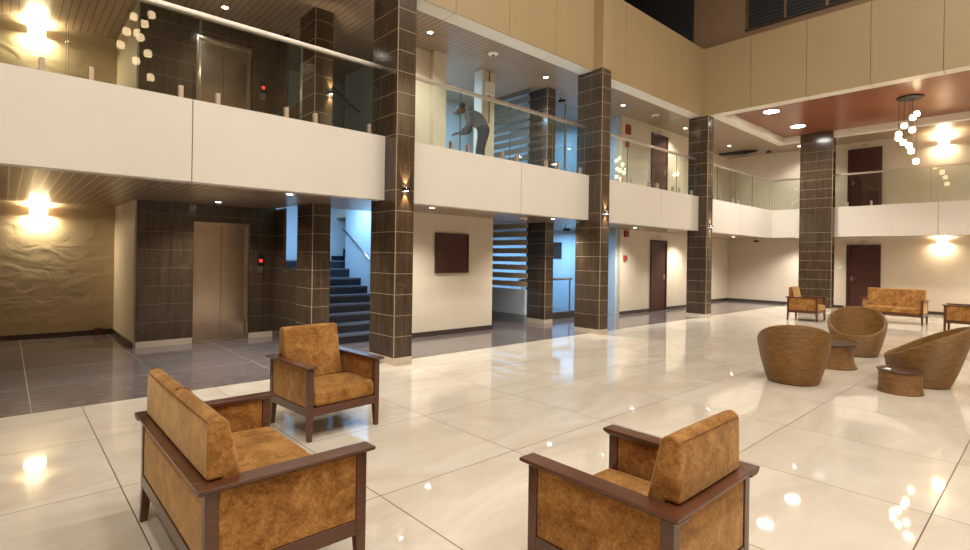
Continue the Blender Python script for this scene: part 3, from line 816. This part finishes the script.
# ------------------------------------------------------------------ wicker tub chairs and stools
def tub(label, loc, face):
    """face: plan angle towards which the low front lip looks"""
    t = thing('wicker_chair', label, 'wicker chair', loc, face, 'wicker tub chairs')
    seg = 72; vs = []; uv = []; fs = []
    rows = []
    def rim(a):
        c = math.cos(a)              # 1 = front
        k = (1 - c) / 2
        hz = .33 + .41 * k ** 1.15
        r0 = .285
        fl = .09 + .035 * (1 - abs(c)) + .13 * max(0, -c) ** 1.5
        return hz, r0, fl
    prof_n = 14
    for j in range(prof_n + 1):     # outer wall
        q = j / prof_n; rows.append(('o', q))
    for j in range(1, 7): rows.append(('r', j / 6))
    for j in range(1, 9): rows.append(('i', j / 8))
    for kind, q in rows:
        for i in range(seg + 1):
            a = 2 * PI * i / seg; hz, r0, fl = rim(a)
            th = .055
            if kind == 'o': r = r0 + fl * (q ** .92) + .012 * math.sin(PI * q) ; z = hz * q
            elif kind == 'r':
                w = PI * q; r = r0 + fl - th / 2 + th / 2 * math.cos(w); z = hz + th / 2 * math.sin(w)
            else:
                zi = hz + (.27 - hz) * q; r = (r0 + fl - th) * (1 - q) + (r0 - .03) * q + .02 * math.sin(PI * q); z = zi
            vs.append((r * math.cos(a), r * math.sin(a), z))
            uv.append((i / seg, (q * .75 if kind == 'o' else .75 + q * .1 if kind == 'r' else .85 + q * .45)))
    W_ = seg + 1
    for j in range(len(rows) - 1):
        for i in range(seg): fs.append((j * W_ + i, j * W_ + i + 1, (j + 1) * W_ + i + 1, (j + 1) * W_ + i))
    b = MB(); b.add(vs, fs, M['wicker']); b.build('woven_shell', t, smooth=True, uv=uv)
    b = MB(); b.lathe([(.25, .24), (.265, .25), (.27, .27), (.26, .295), (.21, .305)], M['cushion'], 40); b.build('seat_pad', t, smooth=True)
    b = MB(); b.lathe([(.286, 0), (.291, .012), (.286, .025)], M['walnut'], 40); b.build('base_ring', t, smooth=True)
    return t
T1 = tub('wicker tub chair with its back to the camera, left of the group', (7.42, 2.28, 0), math.radians(22))
dup(T1, (10.42, 2.26, 0), math.radians(190), 'wicker tub chair with its dark seat pad towards the camera')
dup(T1, (8.54, 1.17, 0), math.radians(98), 'wicker tub chair on the right, tall back leaning right')
def stool(label, loc, r, h, waist):
    t = thing('wicker_table', label, 'side table', loc, 0, 'wicker side tables')
    prof = [(r * .97, 0), (r * .98, .01)]
    for k in range(1, 10):
        q = k / 10; prof.append((r * (1 - waist * math.sin(PI * min(1, q * 1.0)) ) * (.97 - .03 * q), q * h * .93))
    seg = 48; vs = []; uv = []; fs = []
    for j, (rr, z) in enumerate(prof + [(r * .93, h * .93)]):
        for i in range(seg + 1):
            a = 2 * PI * i / seg; vs.append((rr * math.cos(a), rr * math.sin(a), z)); uv.append((i / seg, z))
    n = len(prof) + 1
    for j in range(n - 1):
        for i in range(seg): fs.append((j * (seg + 1) + i, j * (seg + 1) + i + 1, (j + 1) * (seg + 1) + i + 1, (j + 1) * (seg + 1) + i))
    b = MB(); b.add(vs, fs, M['wicker']); b.build('woven_base', t, smooth=True, uv=uv)
    b = MB(); b.lathe([(r * .93, h * .92), (r, h * .94), (r * 1.02, h * .97), (r, h)], M['tabletop'], 48); b.build('table_top', t)
    return t
stool('dark-topped wicker side table between the two left tub chairs', (8.94, 2.23, 0), .31, .36, .13)
stool('low wicker side table with white paper in front of the right tub chair', (7.82, 1.26, 0), .225, .27, .03)
t = thing('paper_napkin', 'crumpled white paper on the low wicker side table', 'paper', (7.70, 1.36, .2705))
b = MB(); b.add([(-.05, -.035, .002), (.05, -.03, .004), (.055, .03, .002), (-.04, .04, .006), (0, 0, .02)], [(0, 1, 4), (1, 2, 4), (2, 3, 4), (3, 0, 4), (0, 3, 2, 1)], M['paper']); b.build('sheet', t)

# ------------------------------------------------------------------ the man on the gallery
def skin(name, pts, edges, mat, parent=None, sub=2):
    me = bpy.data.meshes.new(name); me.from_pydata([p[0] for p in pts], edges, [])
    ob = bpy.data.objects.new(name, me); C.objects.link(ob)
    md = ob.modifiers.new('skin', 'SKIN'); me.skin_vertices.new(name='') if not me.skin_vertices else None
    for i, p in enumerate(pts):
        r = p[1]; me.skin_vertices[0].data[i].radius = (r, r) if not isinstance(r, tuple) else r
    me.skin_vertices[0].data[0].use_root = True
    md.use_smooth_shade = True
    s = ob.modifiers.new('sub', 'SUBSURF'); s.levels = sub; s.render_levels = sub
    me.materials.append(mat)
    if parent: ob.parent = parent
    return ob
man = thing('person', 'man in grey shirt and dark trousers bending forward behind the gallery railing', 'person', (6.88, 7.80, F2), math.atan2(.675, -.738))
# local +x is the way he faces (left in the picture), z up
body = [((-.12, 0, .88), (.13, .15)), ((-.08, 0, 1.00), (.12, .15)), ((.05, 0, 1.12), (.13, .18)), ((.16, 0, 1.21), (.11, .17)), ((.25, 0, 1.25), .055),
        ((.19, .18, 1.15), .07), ((.17, .25, .92), .055), ((.29, .16, .82), .045), ((.36, .10, .80), .036),
        ((.19, -.18, 1.15), .07), ((.16, -.25, .92), .055), ((.29, -.15, .86), .045), ((.37, -.08, .85), .036),
        ((-.12, .10, .84), .10), ((-.06, .11, .48), .07), ((-.12, .11, .10), .05), ((0, .12, .04), .04),
        ((-.12, -.10, .84), .10), ((-.03, -.11, .48), .07), ((-.10, -.11, .10), .05), ((.02, -.12, .04), .04)]
ed = [(0, 1), (1, 2), (2, 3), (3, 4), (3, 5), (5, 6), (6, 7), (7, 8), (3, 9), (9, 10), (10, 11), (11, 12), (0, 13), (13, 14), (14, 15), (15, 16), (0, 17), (17, 18), (18, 19), (19, 20)]
bo = skin('body', body, ed, M['shirt'], man)
bo.data.materials.append(M['trouser'])
# trousers: leg region gets its own garment, slightly fuller
skin('trousers', [((-.12, 0, .90), (.15, .165)), ((-.10, 0, 1.0), (.14, .16)), ((-.12, .10, .82), .115), ((-.06, .11, .48), .088), ((-.12, .11, .12), .07), ((-.12, -.10, .82), .115), ((-.03, -.11, .48), .088), ((-.10, -.11, .12), .07)],
     [(0, 1), (0, 2), (2, 3), (3, 4), (0, 5), (5, 6), (6, 7)], M['trouser'], man)
hd = skin('head', [((.25, 0, 1.24), .05), ((.30, 0, 1.28), .08), ((.35, 0, 1.30), .10), ((.395, 0, 1.24), .08), ((.42, 0, 1.18), .045)], [(0, 1), (1, 2), (2, 3), (3, 4)], M['skin'], man)
skin('hair', [((.26, 0, 1.31), .085), ((.32, 0, 1.35), .105), ((.385, 0, 1.33), .09)], [(0, 1), (1, 2)], M['hair'], hd)
b = MB(); b.lathe([(.012, -.02), (.016, 0), (.004, .025)], M['skin'], 8, (.47, 0, 1.22)); b.build('nose', hd, smooth=True)
for s in (-1, 1):
    b = MB(); b.lathe([(.006, -.02), (.018, -.01), (.018, .015), (.006, .025)], M['skin'], 8, (.34, s * .10, 1.27)); b.build('ear', hd, smooth=True)
for s, hp in ((1, (.38, .10, .80)), (-1, (.39, -.08, .85))):
    hx, hy, hz = hp
    ha = skin('hand', [((hx - .02, hy, hz), .03), ((hx + .03, hy, hz - .01), (.035, .018)), ((hx + .07, hy, hz - .02), (.035, .016))], [(0, 1), (1, 2)], M['skin'], man, 1)
    for f in range(4):
        oy = (f - 1.5) * .018; L_ = (.055, .07, .065, .05)[f]
        skin('finger', [((hx + .07, hy + oy, hz - .02), .009), ((hx + .07 + L_ * .6, hy + oy, hz - .03), .008), ((hx + .07 + L_ * .8, hy + oy, hz - .055), .007)], [(0, 1), (1, 2)], M['skin'], ha, 1)
    skin('thumb', [((hx + .02, hy - s * .03, hz), .01), ((hx + .05, hy - s * .055, hz - .01), .009), ((hx + .085, hy - s * .055, hz - .02), .008)], [(0, 1), (1, 2)], M['skin'], ha, 1)

# ------------------------------------------------------------------ cool lights of the stair and rear rooms
def tube_light(loc, label, power, lx=1.0, ly=.12, col=COOL):
    t = thing('tube_light', label, 'ceiling light', loc, 0, 'cool ceiling lights')
    b = MB(); b.box(-lx / 2, lx / 2, -ly / 2, ly / 2, -.05, 0, M['white']); b.build('housing', t, .005)
    b = MB(); b.box(-lx / 2 + .02, lx / 2 - .02, -ly / 2 + .01, ly / 2 - .01, -.06, -.05, M['coolglow']); b.build('diffuser', t)
    light('AREA', 'tube_light_lamp', (0, 0, -.08), power * 1.8, col, lx, size_y=.2, parent=t)
tube_light((4.7, 9.6, 2.75), 'cool ceiling light over the staircase landing', 32)
tube_light((6.9, 9.6, UZ), 'cool ceiling light in the hall behind the man', 50, .8)
tube_light((11.18, 9.8, CZ), 'cool ceiling light in the room behind the downstairs partition', 60, .6)
tube_light((11.18, 9.8, UZ), 'cool ceiling light in the room behind the upstairs partition', 26, .6)

# ------------------------------------------------------------------ world and camera
w = bpy.data.worlds.new('World'); bpy.context.scene.world = w; w.use_nodes = True
w.node_tree.nodes['Background'].inputs[0].default_value = (.01, .012, .02, 1)
f_px = 525.415; yaw = math.radians(47.58317); roll = math.radians(.85259)
F = Vector((math.cos(yaw), math.sin(yaw), 0)); R = Vector((math.sin(yaw), -math.cos(yaw), 0)); U = Vector((0, 0, 1))
cx = R * math.cos(roll) + U * math.sin(roll); cy = -R * math.sin(roll) + U * math.cos(roll); cz = -F
cd = bpy.data.cameras.new('camera'); co = bpy.data.objects.new('camera', cd); C.objects.link(co)
co.matrix_world = Matrix(((cx.x, cy.x, cz.x, 0), (cx.y, cy.y, cz.y, 0), (cx.z, cy.z, cz.z, H), (0, 0, 0, 1)))
cd.sensor_width = 36; cd.sensor_fit = 'HORIZONTAL'; cd.lens = f_px / 970 * 36; cd.shift_y = -17.86 / 970; cd.clip_start = .05
bpy.context.scene.camera = co
sc = bpy.context.scene
vs_ = sc.view_settings; vs_.view_transform = 'Standard'; vs_.look = 'None'; vs_.gamma = 1; vs_.use_curve_mapping = False; vs_.exposure = -0.12
sc.cycles.max_bounces = 10; sc.cycles.transparent_max_bounces = 16; sc.cycles.diffuse_bounces = 5
sc.cycles.sample_clamp_indirect = 6; sc.cycles.caustics_reflective = False; sc.cycles.caustics_refractive = False
sc.cycles.use_denoising = True
